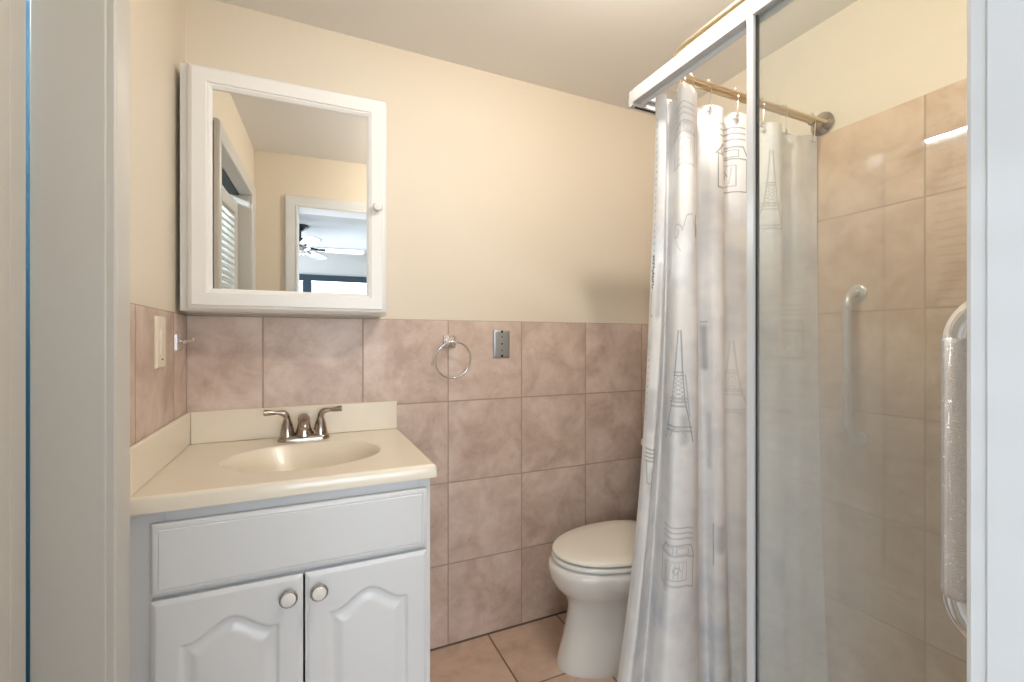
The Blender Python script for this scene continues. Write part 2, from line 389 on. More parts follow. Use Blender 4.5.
def raised_door(x0, x1, z0, z1, arch, parent, name):
    W_, H_ = x1-x0, z1-z0; nx, nz = int(W_/.0028), int(H_/.0034)
    xs = np.linspace(0, W_, nx); zs = np.linspace(0, H_, nz); X, Z = np.meshgrid(xs, zs)
    mg = .052
    u = np.clip(np.abs(X-W_/2)/(W_/2-mg), 0, 1)
    bump_ = np.where(u < .86, .5*(1+np.cos(np.pi*np.clip(u/.86, 0, 1))), 0)
    top = H_-.108+arch*bump_**.9
    slope = np.sqrt(1+(np.gradient(top, axis=1)/(xs[1]-xs[0]))**2)
    d = np.minimum(np.minimum(X-mg, W_-mg-X), np.minimum(Z-mg, (top-Z)/slope))
    h = np.zeros_like(X)
    g = lambda t: t*t*(3-2*t)
    h -= .0065*g(np.clip(d/.006, 0, 1))
    h += .0070*g(np.clip((d-.011)/.026, 0, 1))
    de = np.minimum(np.minimum(X, W_-X), np.minimum(Z, H_-Z))
    h -= .0045*g(np.clip(1-de/.010, 0, 1))
    bm = bmesh.new(); T = .019
    vv = [[bm.verts.new((x0+X[j, i], VF-T-h[j, i], z0+Z[j, i])) for i in range(nx)] for j in range(nz)]
    for j in range(nz-1):
        for i in range(nx-1): bm.faces.new((vv[j][i], vv[j][i+1], vv[j+1][i+1], vv[j+1][i]))
    per = [vv[0][i] for i in range(nx)]+[vv[j][-1] for j in range(1, nz)]+[vv[-1][i] for i in range(nx-2, -1, -1)]+[vv[j][0] for j in range(nz-2, 0, -1)]
    bk = [bm.verts.new((v.co.x, VF, v.co.z)) for v in per]
    for i in range(len(per)):
        j = (i+1) % len(per); bm.faces.new((per[i], bk[i], bk[j], per[j]))
    bm.faces.new(bk)
    return obj(name, bm, M_cab, parent, smooth=50)
def cab_knob(x, z, parent):
    bm = bmesh.new(); lathe(bm, (x, VF-.019, z), (0,-1,0), [(.009,0),(.007,.012),(.017,.016),(.0205,.021),(.0205,.0245),(.0175,.0265),(.0165,.0255)], 12)
    k = obj('knob', bm, M_knobb, parent, smooth=30)
    bm = bmesh.new(); lathe(bm, (x, VF-.019, z), (0,-1,0), [(.0168,.020),(.0168,.0262),(.012,.0285),(0,.0292)]); 
    return k, bm
DZ0, DZ1 = .115, .677
for (x0, x1, kx) in ((-.309, -.0065, -.038), (-.0015, .302, .030)):
    d_ = raised_door(x0, x1, DZ0, DZ1, .042, va, 'door')
    bm = bmesh.new(); lathe(bm, (kx, VF-.019, .633), (0,-1,0), [(.009,0),(.007,.012),(.017,.014),(.0208,.018),(.0208,.0225),(.018,.0248),(.0165,.0245),(.015,.0265),(.008,.0285),(0,.029)], 12)
    k_ = obj('knob', bm, [M_knob, M_knobb], d_, smooth=25)
    for p in k_.data.polygons:
        r_ = math.hypot(p.center.x-kx, p.center.z-.633)
        p.material_index = 1 if r_ > .0165 else 0
bm = bmesh.new()
rect_profile(bm, -.309, .302, .688, .846, [(0,.0),(0,.013),(.004,.0165),(.009,.018),(.0105,.0180),(.0125,.0165),(.015,.0195),(.017,.0195)], lambda x, z, h: (x, VF-h, z), True)
obj('false_drawer_front', bm, M_cab, va, smooth=30)

# countertop with basin
ct = thing('sink_countertop', 'cream cultured marble countertop with oval basin on white vanity', 'countertop', (-.014, 1.5, CT-CTH))
SX, SY, SA, SB = .0, 1.492, .212, .168
X0, X1, Y0, Y1 = XL+.001, .329, 1.225, 1.790
nx, ny = 210, 172
xs = np.linspace(X0, X1, nx); ys = Y0+(Y1-Y0)*np.linspace(0, 1, ny)
X, Y = np.meshgrid(xs, ys)
R_ = np.sqrt(((X-SX)/SA)**2+((Y-SY)/SB)**2)
def ss(t): t = np.clip(t, 0, 1); return t*t*(3-2*t)
Z = CT - .135*ss((1.02-R_)/.95)**.62*(R_ < 1.02) 
Z = np.where(R_ < 1.02, CT-.135*(1-np.clip(R_/1.02, 0, 1)**2.6)**1.15, CT)
dro = np.minimum(Y-Y0, X1-X); rr_ = .010
Z = Z-np.where(dro < rr_, rr_-np.sqrt(np.clip(rr_**2-(rr_-dro)**2, 0, None)), 0)
bm = bmesh.new()
vv = [[bm.verts.new((X[j, i], Y[j, i], Z[j, i])) for i in range(nx)] for j in range(ny)]
for j in range(ny-1):
    for i in range(nx-1): bm.faces.new((vv[j][i], vv[j][i+1], vv[j+1][i+1], vv[j+1][i]))
per = [vv[0][i] for i in range(nx)]+[vv[j][-1] for j in range(1, ny)]+[vv[-1][i] for i in range(nx-2, -1, -1)]+[vv[j][0] for j in range(ny-2, 0, -1)]
bk = [bm.verts.new((v.co.x, v.co.y, CT-CTH)) for v in per]
for i in range(len(per)):
    j = (i+1) % len(per); bm.faces.new((per[i], bk[i], bk[j], per[j]))
obj('basin_top', bm, M_marble, ct, smooth=50)
obj('backsplash', B((XL+.0122, X1-.006, 1.787, 1.799, CT, 1.017)), M_marble, ct, bevel=.004, seg=3)
obj('side_splash', B((XL+.001, XL+.012, 1.232, 1.799, CT, 1.017)), M_marble, ct, bevel=.004, seg=3)
bm = bmesh.new(); lathe(bm, (SX, SY+.01, CT-.1345), (0,0,1), [(.025,0),(.025,.004),(.018,.0045),(.017,.002),(0,.003)]); obj('drain', bm, M_chrome, ct, smooth=30)

# faucet
FC = Vector((-.006, 1.722, CT))
fa = thing('faucet', 'brushed nickel two-handle faucet behind the oval basin', 'faucet', FC)
bm = bmesh.new(); loops = []
for (g_, z_) in ((0,0.0),(0,.010),(-.003,.015),(-.008,.018)):
    lp = []
    for k in range(40):
        a = 2*PI*k/40; cx = math.cos(a); sy = math.sin(a)
        lp.append(FC+Vector(((.052+0*g_)*(1 if cx > 0 else -1)+(.030+g_)*cx, (.028+g_)*sy, z_)))
    loops.append(lp)
rings(bm, loops); obj('base_plate', bm, M_nickel, fa, smooth=40)
# spout: broad cone rising and arching towards the front
bm = bmesh.new(); loops = []
for (y_, z_, rx, ry, tilt) in ((0,.014,.036,.026,0),(0,.028,.027,.024,0),(-.002,.045,.0215,.021,.08),(-.006,.060,.020,.019,.3),(-.016,.073,.0195,.017,.75),(-.034,.080,.019,.015,1.2),(-.058,.078,.018,.0135,1.5),(-.080,.070,.0165,.0125,1.8),(-.094,.060,.0145,.0115,2.15),(-.098,.054,.0125,.010,2.4)):
    c = FC+Vector((0, y_, z_)); t_ = tilt
    uu = Vector((1,0,0)); ww = Vector((0, math.cos(t_), math.sin(t_)))
    loops.append([c+uu*rx*math.cos(2*PI*k/24)+ww*ry*math.sin(2*PI*k/24) for k in range(24)])
rings(bm, loops); obj('spout', bm, M_nickel, fa, smooth=50)
for s in (-1, 1):
    c = FC+Vector((s*.052, 0, .014))
    bm = bmesh.new(); lathe(bm, c, (0,0,1), [(.024,0),(.0235,.006),(.021,.022),(.017,.042),(.0135,.052),(.0115,.060)], 24)
    P = smooth_path([c+Vector((0,0,.055)), c+Vector((s*.002,-.001,.070)), c+Vector((s*.010,-.003,.080)), c+Vector((s*.025,-.007,.084)), c+Vector((s*.045,-.010,.085)), c+Vector((s*.061,-.012,.087)), c+Vector((s*.071,-.013,.088))], 4)
    n_ = len(P); rad = [(.0105 if i < 8 else .0105-.004*min(1,(i-8)/5)) if i < 14 else .0065+.0035*math.sin(PI*min(1,(i-14)/(n_-14))*.72) for i in range(n_)]; rad[-1] = .004
    tube(bm, P, rad, 14); obj('handle', bm, M_nickel, fa, smooth=50)

# ---------------------------------------------------------------- small wall fittings
sw = thing('light_switch', 'ivory rocker light switch on tiled left wall by the doorway', 'switch', (XL, 1.492, 1.24))
bm = bmesh.new(); rect_profile(bm, 1.450, 1.528, 1.178, 1.316, [(0,0),(0,.003),(.004,.007),(.02,.0072)], lambda a, z, h: (XL+h, a, z), True)
obj('plate', bm, M_switch, sw, smooth=30)
bm = bmesh.new(); v = box(bm, XL+.004, XL+.0105, 1.473, 1.506, 1.214, 1.282); bmesh.ops.rotate(bm, verts=v, cent=(XL+.007, 1.49, 1.248), matrix=Matrix.Rotation(.05, 3, 'Y')); obj('rocker', bm, M_switch, sw, bevel=.0015)
obj('rocker_slot', B((XL+.0072, XL+.0085, 1.486, 1.495, 1.199, 1.203)), M_dark, sw)
hk = thing('robe_hook', 'small chrome robe hook on left wall under the mirror cabinet corner', 'hook', (XL, 1.685, 1.247))
bm = bmesh.new(); rect_profile(bm, 1.662, 1.708, 1.222, 1.270, [(0,0),(0,.004),(.004,.008),(.014,.012),(.018,.018)], lambda a, z, h: (XL+h, a, z), True)
obj('mounting_plate', bm, M_chrome, hk, smooth=35)
bm = bmesh.new(); tube(bm, smooth_path([(XL+.012,1.685,1.246), (XL+.022,1.683,1.248), (XL+.034,1.680,1.252), (XL+.044,1.678,1.257)], 4), [.008,.0075,.007,.0065,.006,.006,.006,.006,.006,.006,.0065,.007,.006], 12); obj('peg', bm, M_chrome, hk, smooth=True)

RX, RZ = .535, 1.249
tr = thing('towel_ring', 'round nickel towel ring hanging on tiled back wall', 'towel ring', (RX, YB, RZ))
bm = bmesh.new(); rect_profile(bm, RX-.027, RX+.027, RZ-.026, RZ+.026, [(0,0),(0,.006),(.003,.009),(.008,.010),(.010,.014),(.014,.015)], lambda a, z, h: (a, YB-h, z), True)
obj('mounting_plate', bm, M_chrome, tr, smooth=30)
bm = bmesh.new(); lathe(bm, (RX, YB-.012, RZ), (0,-1,0), [(.011,0),(.009,.01),(.009,.028),(.012,.034),(.012,.046),(.007,.052),(0,.053)], 18)
obj('post', bm, M_chrome, tr, smooth=40)
RC = Vector((RX+.002, YB-.050, RZ-.075))
bm = bmesh.new(); tube(bm, [RC+Vector((.073*math.sin(2*PI*k/56), .012*math.cos(2*PI*k/56)*-1+.0, .073*math.cos(2*PI*k/56))) for k in range(56)], .0042, 10, True)
obj('ring', bm, M_chrome, tr, smooth=True)

PX, PZ = .767, 1.238
wp = thing('wall_plate', 'brushed steel cover plate with centre holes on tiled back wall', 'wall plate', (PX, YB, PZ))
bm = bmesh.new(); rect_profile(bm, PX-.0385, PX+.0385, PZ-.060, PZ+.060, [(0,0),(0,.004),(.003,.008),(.006,.0095),(.012,.010)], lambda a, z, h: (a, YB-h, z), True)
obj('plate', bm, M_steel, wp, smooth=25)
for (dz, r_, m_) in ((.052,.0058,M_dark),(.030,.003,M_dark),(0,.0045,M_dark),(-.028,.003,M_dark),(-.052,.0058,M_dark)):
    bm = bmesh.new(); lathe(bm, (PX, YB-.0085, PZ+dz), (0,-1,0), [(r_,0),(r_,.002),(r_*.6,.0024)], 14); obj('screw_hole', bm, m_, wp)
bm = bmesh.new(); lathe(bm, (PX, YB-.0085, PZ), (0,-1,0), [(.0085,0),(.0085,.0018),(.005,.0022),(.0048,.0018)], 18); obj('jack_collar', bm, M_brass, wp, smooth=30)

# ---------------------------------------------------------------- toilet (faces left, tank on the right wall)
TY = 1.502
to = thing('toilet', 'white elongated toilet with ivory lid behind the shower curtain', 'toilet', (1.2, TY, 0))
def egg(cx0, cx1, hw, z, n=48, sharp=1.0, y=TY):
    """front at cx0 (towards -x), rear at cx1"""
    c = cx0+(cx1-cx0)*.56; lp = []
    for k in range(n):
        a = 2*PI*k/n; cs, sn = math.cos(a), math.sin(a)
        rx = (c-cx0) if cs < 0 else (cx1-c)
        e = 1.0 if cs < 0 else .8
        lp.append(Vector((c+rx*(abs(cs)**e)*(1 if cs > 0 else -1), y+hw*(abs(sn)**(.95))*(1 if sn > 0 else -1), z)))
    return lp
bm = bmesh.new()
secs = [(.880,1.50,.146,0),(.880,1.50,.148,.012),(.888,1.49,.142,.035),(.905,1.46,.130,.09),(.922,1.43,.120,.16),(.932,1.42,.116,.215),(.926,1.42,.124,.250),(.900,1.43,.145,.280),(.872,1.44,.167,.310),(.857,1.45,.181,.340),(.851,1.45,.187,.370),(.854,1.45,.187,.392),(.872,1.445,.178,.400),(.92,1.40,.13,.401)]
rings(bm, [egg(a, b, h, z) for a, b, h, z in secs]); obj('bowl', bm, M_porc, to, smooth=60)
def slab(name, x0, x1, hw, z0, z1, m, dome=0.0):
    bm = bmesh.new(); r_ = .005
    L = [egg(x0+.006, x1-.004, hw-.006, z0), egg(x0, x1, hw, z0+r_*.6), egg(x0, x1, hw, z1-r_), egg(x0+.003, x1-.002, hw-.003, z1-r_*.3), egg(x0+.012, x1-.01, hw-.012, z1+dome*.4), egg(x0+.06, x1-.05, hw-.06, z1+dome*.85), egg(x0+.14, x1-.12, hw-.13, z1+dome)]
    rings(bm, L); return obj(name, bm, m, to, smooth=50)
slab('seat', .866, 1.40, .186, .405, .421, M_porc)
slab('lid', .870, 1.405, .184, .426, .441, M_seat, .006)
for s in (-1, 1):
    bm = bmesh.new(); lathe(bm, (1.405, TY+s*.075-.02, .422), (0,1,0), [(.012,0),(.013,.004),(.013,.036),(.012,.04)], 16)
    obj('lid_hinge', bm, M_seat, to, smooth=40)
def rrect(x0, x1, y0, y1, z, r, n=6):
    lp = []
    for (cx, cy, a0) in ((x1-r, y1-r, 0), (x0+r, y1-r, PI/2), (x0+r, y0+r, PI), (x1-r, y0+r, 1.5*PI)):
        for k in range(n+1):
            a = a0+PI/2*k/n; lp.append(Vector((cx+r*math.cos(a), cy+r*math.sin(a), z)))
    return lp
bm = bmesh.new()
rings(bm, [rrect(1.49,1.66,TY-.19,TY+.19,.38,.03), rrect(1.478,1.668,TY-.205,TY+.205,.41,.035), rrect(1.470,1.672,TY-.218,TY+.218,.745,.035)])
obj('tank', bm, M_porc, to, smooth=40)
bm = bmesh.new()
rings(bm, [rrect(1.468,1.676,TY-.222,TY+.222,.746,.03), rrect(1.455,1.682,TY-.235,TY+.235,.753,.035), rrect(1.455,1.682,TY-.235,TY+.235,.776,.035), rrect(1.462,1.676,TY-.228,TY+.228,.785,.03)])
obj('tank_lid', bm, M_seat, to, smooth=40)
bm = bmesh.new(); lathe(bm, (1.472, TY-.15, .69), (-1,0,0), [(.014,0),(.014,.01),(.008,.014),(.006,.02)], 14); tube(bm, [(1.456,TY-.15,.69),(1.452,TY-.12,.686),(1.452,TY-.08,.68)], [.006,.006,.008], 10); obj('flush_lever', bm, M_chrome, to, smooth=40)
bm = bmesh.new(); rings(bm, [rrect(1.38,1.56,TY-.10,TY+.10,.0,.03), rrect(1.36,1.55,TY-.095,TY+.095,.15,.03), rrect(1.34,1.60,TY-.12,TY+.12,.30,.04), rrect(1.33,1.655,TY-.16,TY+.16,.36,.04), rrect(1.335,1.655,TY-.16,TY+.16,.382,.04)])
obj('tank_shelf', bm, M_porc, to, smooth=40)

# ---------------------------------------------------------------- shower enclosure
SXP = .917
tray = thing('shower_pan', 'white shower pan with raised curb under the glass enclosure', 'shower base', (1.3, .67, 0))
obj('curb', B((.865, .955, .2, 1.19, 0, .11), (.955, XR-.001, 1.112, 1.19, 0, .11)), M_tray, tray, bevel=.012, seg=3)
obj('tray_floor', B((.955, XR-.001, .207, 1.112, 0, .035)), M_tray, tray, bevel=.004)
bm = bmesh.new(); lathe(bm, (1.33, .65, .035), (0,0,1), [(.055,0),(.055,.004),(.05,.005),(0,.004)]); obj('drain_cover', bm, M_chrome, tray, smooth=30)
en = thing('shower_enclosure', 'white aluminium shower frame with hazy glass panel beside the toilet', 'shower enclosure', (SXP, .67, .11))
obj('side_header', B((SXP-.014, SXP+.014, .207, 1.101, 1.975, 2.015), (SXP+.008, SXP+.014, .207, 1.09, 1.962, 1.975)), M_alu, en, bevel=.002)
bm = B((SXP-.011, XR-.002, 1.102, 1.122, 1.968, 2.016), (SXP-.002, XR-.002, 1.122, 1.136, 1.98, 2.006), (SXP+.016, XR-.002, 1.090, 1.102, 1.988, 2.010))
obj('return_header', bm, M_alu, en, bevel=.002)
obj('header_track', B((SXP+.002, XR-.002, 1.107, 1.110, 1.964, 1.968)), M_dark, en)
obj('post', B((SXP-.014, SXP+.008, .6935, .7105, .125, 1.975)), M_alu, en, bevel=.002)
obj('post_seal', B((SXP-.006, SXP+.003, .6905, .6935, .125, 1.975)), M_dark, en)
obj('bottom_track', B((SXP-.020, SXP+.016, .207, 1.10, .110, .125), (SXP-.020, XR-.002, 1.113, 1.14, .110, .125)), M_alu, en, bevel=.002)
obj('wall_channel', B((SXP-.014, SXP+.014, .2005, .218, .125, 1.975)), M_alu, en, bevel=.002)
obj('wall_channel', B((XR-.016, XR-.001, 1.102, 1.122, .125, 1.968)), M_alu, en, bevel=.002)
# glass with soap haze
mg = bpy.data.materials.new('hazy_shower_glass'); mg.use_nodes = True; nt = mg.node_tree; N = nt.nodes; L = nt.links
N.remove(N['Principled BSDF']); out = N['Material Output']
trn = N.new('ShaderNodeBsdfTransparent'); trn.inputs[0].default_value = (.93,.95,.93,1)
gl = N.new('ShaderNodeBsdfGlossy'); gl.inputs['Roughness'].default_value = .02
dif = N.new('ShaderNodeBsdfDiffuse'); dif.inputs[0].default_value = (.90,.92,.95,1)
trl = N.new('ShaderNodeBsdfTranslucent'); trl.inputs[0].default_value = (.90,.92,.95,1)
hz = N.new('ShaderNodeMixShader'); hz.inputs[0].default_value = .45; L.new(dif.outputs[0], hz.inputs[1]); L.new(trl.outputs[0], hz.inputs[2])
tc = N.new('ShaderNodeTexCoord'); sp = N.new('ShaderNodeSeparateXYZ'); L.new(tc.outputs['Object'], sp.inputs[0])
def MM(op, a, b=None, c=None, cl=False):
    n = N.new('ShaderNodeMath'); n.operation = op; n.use_clamp = cl
    for i, s in enumerate((a, b, c)):
        if s is None: continue
        if isinstance(s, (int, float)): n.inputs[i].default_value = s
        else: L.new(s, n.inputs[i])
    return n.outputs[0]
Yc, Zc = sp.outputs[1], sp.outputs[2]
def noise(vec_scale, scale, detail=4, rough=.6):
    mp = N.new('ShaderNodeMapping'); mp.inputs['Scale'].default_value = vec_scale; L.new(tc.outputs['Object'], mp.inputs[0])
    n = N.new('ShaderNodeTexNoise'); n.inputs['Scale'].default_value = scale; n.inputs['Detail'].default_value = detail; n.inputs['Roughness'].default_value = rough
    L.new(mp.outputs[0], n.inputs['Vector']); return n.outputs['Fac']
low = MM('DIVIDE', MM('SUBTRACT', 1.62, Zc), .55, cl=True)             # scum thickens below shoulder height
left = MM('DIVIDE', MM('SUBTRACT', Yc, .30), .38, cl=True)
big = noise((1,1,1), 4.0, 3)
streak = noise((1, 2.2, 45), 3.0, 5, .7)
stv = MM('MULTIPLY', MM('SUBTRACT', streak, .42, cl=True), .9)
a1 = MM('MULTIPLY', low, MM('ADD', .12, MM('MULTIPLY', left, .22)))
a2 = MM('MULTIPLY', MM('MULTIPLY', low, stv), .16)
a3 = MM('MULTIPLY', MM('MULTIPLY', left, big), .13)
spk = noise((1,1,1), 260, 1)
spm = MM('MULTIPLY', MM('GREATER_THAN', spk, .60), MM('MULTIPLY', left, MM('GREATER_THAN', big, .52)))
fac = MM('MINIMUM', MM('MULTIPLY', MM('ADD', MM('ADD', MM('ADD', a1, a2), a3), MM('MULTIPLY', spm, .05), cl=True), .50), .225)
fr = N.new('ShaderNodeLayerWeight'); fr.inputs[0].default_value = .5
m1 = N.new('ShaderNodeMixShader'); L.new(MM('MULTIPLY_ADD', MM('POWER', fr.outputs['Facing'], 5.0), .6, .045), m1.inputs[0]); L.new(trn.outputs[0], m1.inputs[1]); L.new(gl.outputs[0], m1.inputs[2])
m2 = N.new('ShaderNodeMixShader'); L.new(fac, m2.inputs[0]); L.new(m1.outputs[0], m2.inputs[1]); L.new(hz.outputs[0], m2.inputs[2])
L.new(m2.outputs[0], out.inputs[0])
pane = obj('glass_panel', B((SXP-.004, SXP+.001, .218, .6903, .125, 1.975)), mg, en)
mf = mg.copy(); mf.name = 'dried_soap_film'            # the same haze without the pane's gloss
for n in mf.node_tree.nodes:
    if n.type == 'BSDF_GLOSSY':
        for l_ in list(n.outputs[0].links):
            ms_ = l_.to_node; mf.node_tree.links.new([q for q in mf.node_tree.nodes if q.type == 'BSDF_TRANSPARENT'][0].outputs[0], ms_.inputs[2])
    if n.type == 'BSDF_TRANSPARENT': n.inputs[0].default_value = (1, 1, 1, 1)
obj('soap_film', B((SXP+.0015, SXP+.0019, .219, .690, .126, 1.974)), mf, pane)

# L-shaped double curtain rod
RZc = 2.030
def Lrod(off, rad, z, name, parent, m, yend=.2065):
    pts = [(SXP-.003+off, yend, z)]+[(SXP-.003+off, y, z) for y in (.4, .6, .8)]
    c = (SXP+.127, .89, z); r_ = .13-off
    pts += [(c[0]+r_*math.cos(a), c[1]+r_*math.sin(a), z) for a in [PI-PI/2*k/10 for k in range(11)]]
    pts += [(x, 1.02-off, z) for x in (1.2, 1.4, 1.6, XR-.004)]
    bm = bmesh.new(); tube(bm, pts, rad, 14); return obj(name, bm, m, parent, smooth=True)
rod = thing('curtain_rod', 'L-shaped brass curtain rod running above the shower frame to the right wall', 'curtain rod', (SXP, 1.02, RZc))
Lrod(0, .0115, RZc, 'outer_tube', rod, M_brass)
Lrod(.024, .0050, RZc-.006, 'inner_tube', rod, M_brass)
bm = bmesh.new(); lathe(bm, (XR-.0005, 1.02, RZc), (-1,0,0), [(.040,0),(.040,.004),(.032,.012),(.022,.026),(.017,.046),(.0155,.060)]); rod_fl = bm
obj('flange', bm, M_nickel, rod, smooth=30)
bm = bmesh.new(); lathe(bm, (SXP+.01, .2065, RZc), (0,1,0), [(.035,0),(.035,.006),(.02,.014)]); obj('flange', bm, M_nickel, rod, smooth=True)

# ---------------------------------------------------------------- shower curtain
TOPW = [(.957,1.062),(.948,1.035),(.958,1.018),(.985,1.052),(1.008,1.062),(.990,1.018),(.968,.970),(1.000,.958),(1.045,.985),(1.075,1.035),(1.120,1.052),(1.135,1.012),(1.175,1.006),(1.225,1.045),(1.262,1.010),(1.305,1.006),(1.365,1.045),(1.400,1.002),(1.440,1.000),(1.500,1.048),(1.560,1.030),(1.600,1.030),(1.640,1.032),(1.672,1.028)]
BOTW = [(.822,1.100),(.802,1.060),(.805,1.025),(.862,1.055),(.920,1.085),(.900,1.030),(.900,.975),(.985,.960),(1.060,.990),(1.120,1.060),(1.190,1.075),(1.185,1.035),(1.215,1.020),(1.265,1.045),(1.290,1.025),(1.335,1.020),(1.400,1.050),(1.430,1.020),(1.480,1.010),(1.530,1.040),(1.570,1.020),(1.605,1.015),(1.640,1.000),(1.664,.985)]
def cr(P, n):
    q = np.array([list(v)[:2] for v in smooth_path([(a, b, 0) for a, b in P], n)]); return q
NS = 760; NZc = 620; ZT, ZB = 1.985, .125
tp, bt = cr(TOPW, 24), cr(BOTW, 24)
seg = np.r_[0, np.cumsum(np.hypot(*(np.diff((tp+bt)/2, axis=0).T)))]
SLEN = seg[-1]
sv = np.linspace(0, SLEN, NS); par = np.interp(sv, seg, np.arange(len(seg)))
def ev(P, par): return np.stack([np.interp(par, np.arange(len(P)), P[:, 0]), np.interp(par, np.arange(len(P)), P[:, 1])], 1)
T_, B_ = ev(tp, par), ev(bt, par)
w = np.linspace(0, 1, NZc)                       # 0 top .. 1 bottom
hooks_s = [.012,.13,.245,.36,.475,.60,.72,.845,.965]
sag = np.zeros(NS)
hs = [h*SLEN/1.0 for h in hooks_s]
for a, b in zip(hs[:-1], hs[1:]):
    k = (sv >= a) & (sv <= b); sag[k] = .016*np.sin(np.pi*(sv[k]-a)/(b-a))
wb_ = w[:, None]**2.1
Xc = T_[None, :, 0]*(1-wb_)+B_[None, :, 0]*wb_
Yc_ = T_[None, :, 1]*(1-wb_)+B_[None, :, 1]*wb_
S2 = np.broadcast_to(sv[None, :], Xc.shape); W2 = np.broadcast_to(w[:, None], Xc.shape)
Yc_ = Yc_+.0045*np.sin(S2*26+W2*5)*np.sin(W2*3.0)+.002*np.sin(S2*70+W2*9)*(1-W2)*.6
Xc = Xc+.0035*np.sin(S2*31-W2*6.5)*np.sin(W2*3.0)
ZBs = ZB-.075*np.clip((sv-.32)/.15, 0, 1)
Zc_ = (ZT-sag[None, :]*(1-w[:, None])**6)*(1-w[:, None])+ZBs[None, :]*w[:, None]
# printed sketches (s, z) strokes in cloth coordinates, metres: each ((s,z),(s,z)), width, darkness
STROKES = []
def ln(pts, wd=.0035, dk=.5):
    for a, b in zip(pts[:-1], pts[1:]): STROKES.append((a, b, wd, dk))
def rectl(s0, s1, z0, z1, wd=.0035, dk=.5): ln([(s0,z0),(s1,z0),(s1,z1),(s0,z1),(s0,z0)], wd, dk)
def spiral(s, z, r, turns=1.3, wd=.003, dk=.4, flip=1, a0=0):
    ln([(s+flip*r*(1-.6*k/22)*math.cos(a0+2*PI*turns*k/22), z+r*(1-.6*k/22)*math.sin(a0+2*PI*turns*k/22)) for k in range(23)], wd, dk)
def van(s, z, q=1.0, dk=.55):            # little sketched bus with a rack on its roof
    rectl(s-.055*q, s+.055*q, z-.05*q, z+.03*q, .004, dk)
    ln([(s-.06*q, z+.03*q), (s-.04*q, z+.055*q), (s+.045*q, z+.06*q), (s+.06*q, z+.03*q)], .0045, dk)
    rectl(s-.045*q, s-.01*q, z+.035*q, z+.052*q, .003, dk*.9); rectl(s+.0, s+.035*q, z+.035*q, z+.052*q, .003, dk*.9)
    rectl(s-.03*q, s+.03*q, z-.035*q, z+.015*q, .003, dk*.8)
    for k in range(4): ln([(s-.02*q+k*.012*q, z-.03*q), (s-.015*q+k*.012*q, z+.01*q)], .0025, dk*.7)
    for k in range(3): ln([(s-.05*q, z+(.075+.014*k)*q), (s+.05*q, z+(.078+.014*k)*q)], .004, dk*.9)
    spiral(s, z-.01*q, .012*q, 1.0, .003, dk)
def tower(s, z, h, q=1.0, dk=.45):       # iron lattice tower sketch
    ln([(s-.004, z+h), (s-.012, z+h*.62), (s-.022, z+h*.36), (s-.055, z)], .004, dk)
    ln([(s+.004, z+h), (s+.012, z+h*.62), (s+.022, z+h*.36), (s+.055, z)], .005, dk)
    for f, ww in ((.62,.016),(.59,.016),(.38,.030),(.35,.032),(.31,.028),(.12,.05),(.08,.052)): ln([(s-ww, z+h*f), (s+ww, z+h*f)], .004, dk)
    for k in range(6):
        f0, f1 = .36+.04*k, .40+.04*k; ww = .02-.0022*k; ln([(s-ww, z+h*f0), (s+ww*.9, z+h*f1)], .0022, dk*.8); ln([(s+ww, z+h*f0), (s-ww*.9, z+h*f1)], .0022, dk*.8)
    ln([(s-.03, z+h*.02), (s-.012, z+h*.10), (s+.012, z+h*.10), (s+.03, z+h*.02)], .003, dk*.8)
def scribble(s, z, n, dz=.012, wd=.004, dk=.85, amp=.006):   # vertical line of hand lettering
    rng = random.Random(int(s*1000+z*77))
    for k in range(n):
        zz = z-k*dz
        for q in range(3): ln([(s+rng.uniform(-amp, amp), zz+rng.uniform(-.005,.005)), (s+rng.uniform(-amp, amp), zz+rng.uniform(-.005,.005))], wd, dk)
def bird(s, z, q=1.0, dk=.45):
    spiral(s-.02*q, z, .018*q, 1.1, .003, dk); ln([(s-.002*q, z), (s+.01*q, z+.03*q), (s+.03*q, z+.035*q), (s+.045*q, z+.0), (s+.05*q, z-.03*q)], .003, dk)
    ln([(s-.02*q, z-.018*q), (s-.005*q, z-.04*q)], .0025, dk*.8)
def lampost(s, z, q=1.0, dk=.45):
    for k in range(4): ln([(s-.03*q, z+.012*k), (s+.03*q, z+.010*k)], .005, dk)
    ln([(s-.025*q, z), (s-.018*q, z-.05*q), (s+.018*q, z-.05*q), (s+.025*q, z)], .006, dk*.8)
    ln([(s, z-.05*q), (s, z-.16*q)], .006, dk*.7)
#PRINTS_BEGIN
def wash(s, z0, z1, w_, dk): STROKES.append(((s, z0), (s, z1), w_, dk))
van(.285, 1.80, 1.15, .38); van(.67, 1.79, 1.3, .75); ln([(.25, 1.74), (.25, 1.88)], .004, .35)
bird(.285, 1.545, 1.5, .5); ln([(.362, 1.60), (.352, 1.575), (.365, 1.56), (.352, 1.535)], .007, .7); wash(.358, 1.57, 1.545, .016, .55)
tower(.278, .93, .32, dk=.6); wash(.300, .99, .93, .03, .3); ln([(.30, 1.12), (.318, 1.0)], .006, .4)
lampost(.075, .86, 1.3, .6); wash(.075, .82, .78, .04, .3); van(.287, .56, 1.1, .45); wash(.25, .56, .5, .03, .22)
scribble(.022, 1.48, 10, .0105, .005, .95, .008); ln([(.018, 1.37), (.016, 1.30), (.03, 1.296)], .003, .6)
scribble(.022, 1.90, 26, .02, .003, .4); wash(.055, 1.45, 1.30, .02, .28); scribble(.02, 1.2, 12, .02, .003, .4); wash(.05, 1.06, .96, .03, .25)
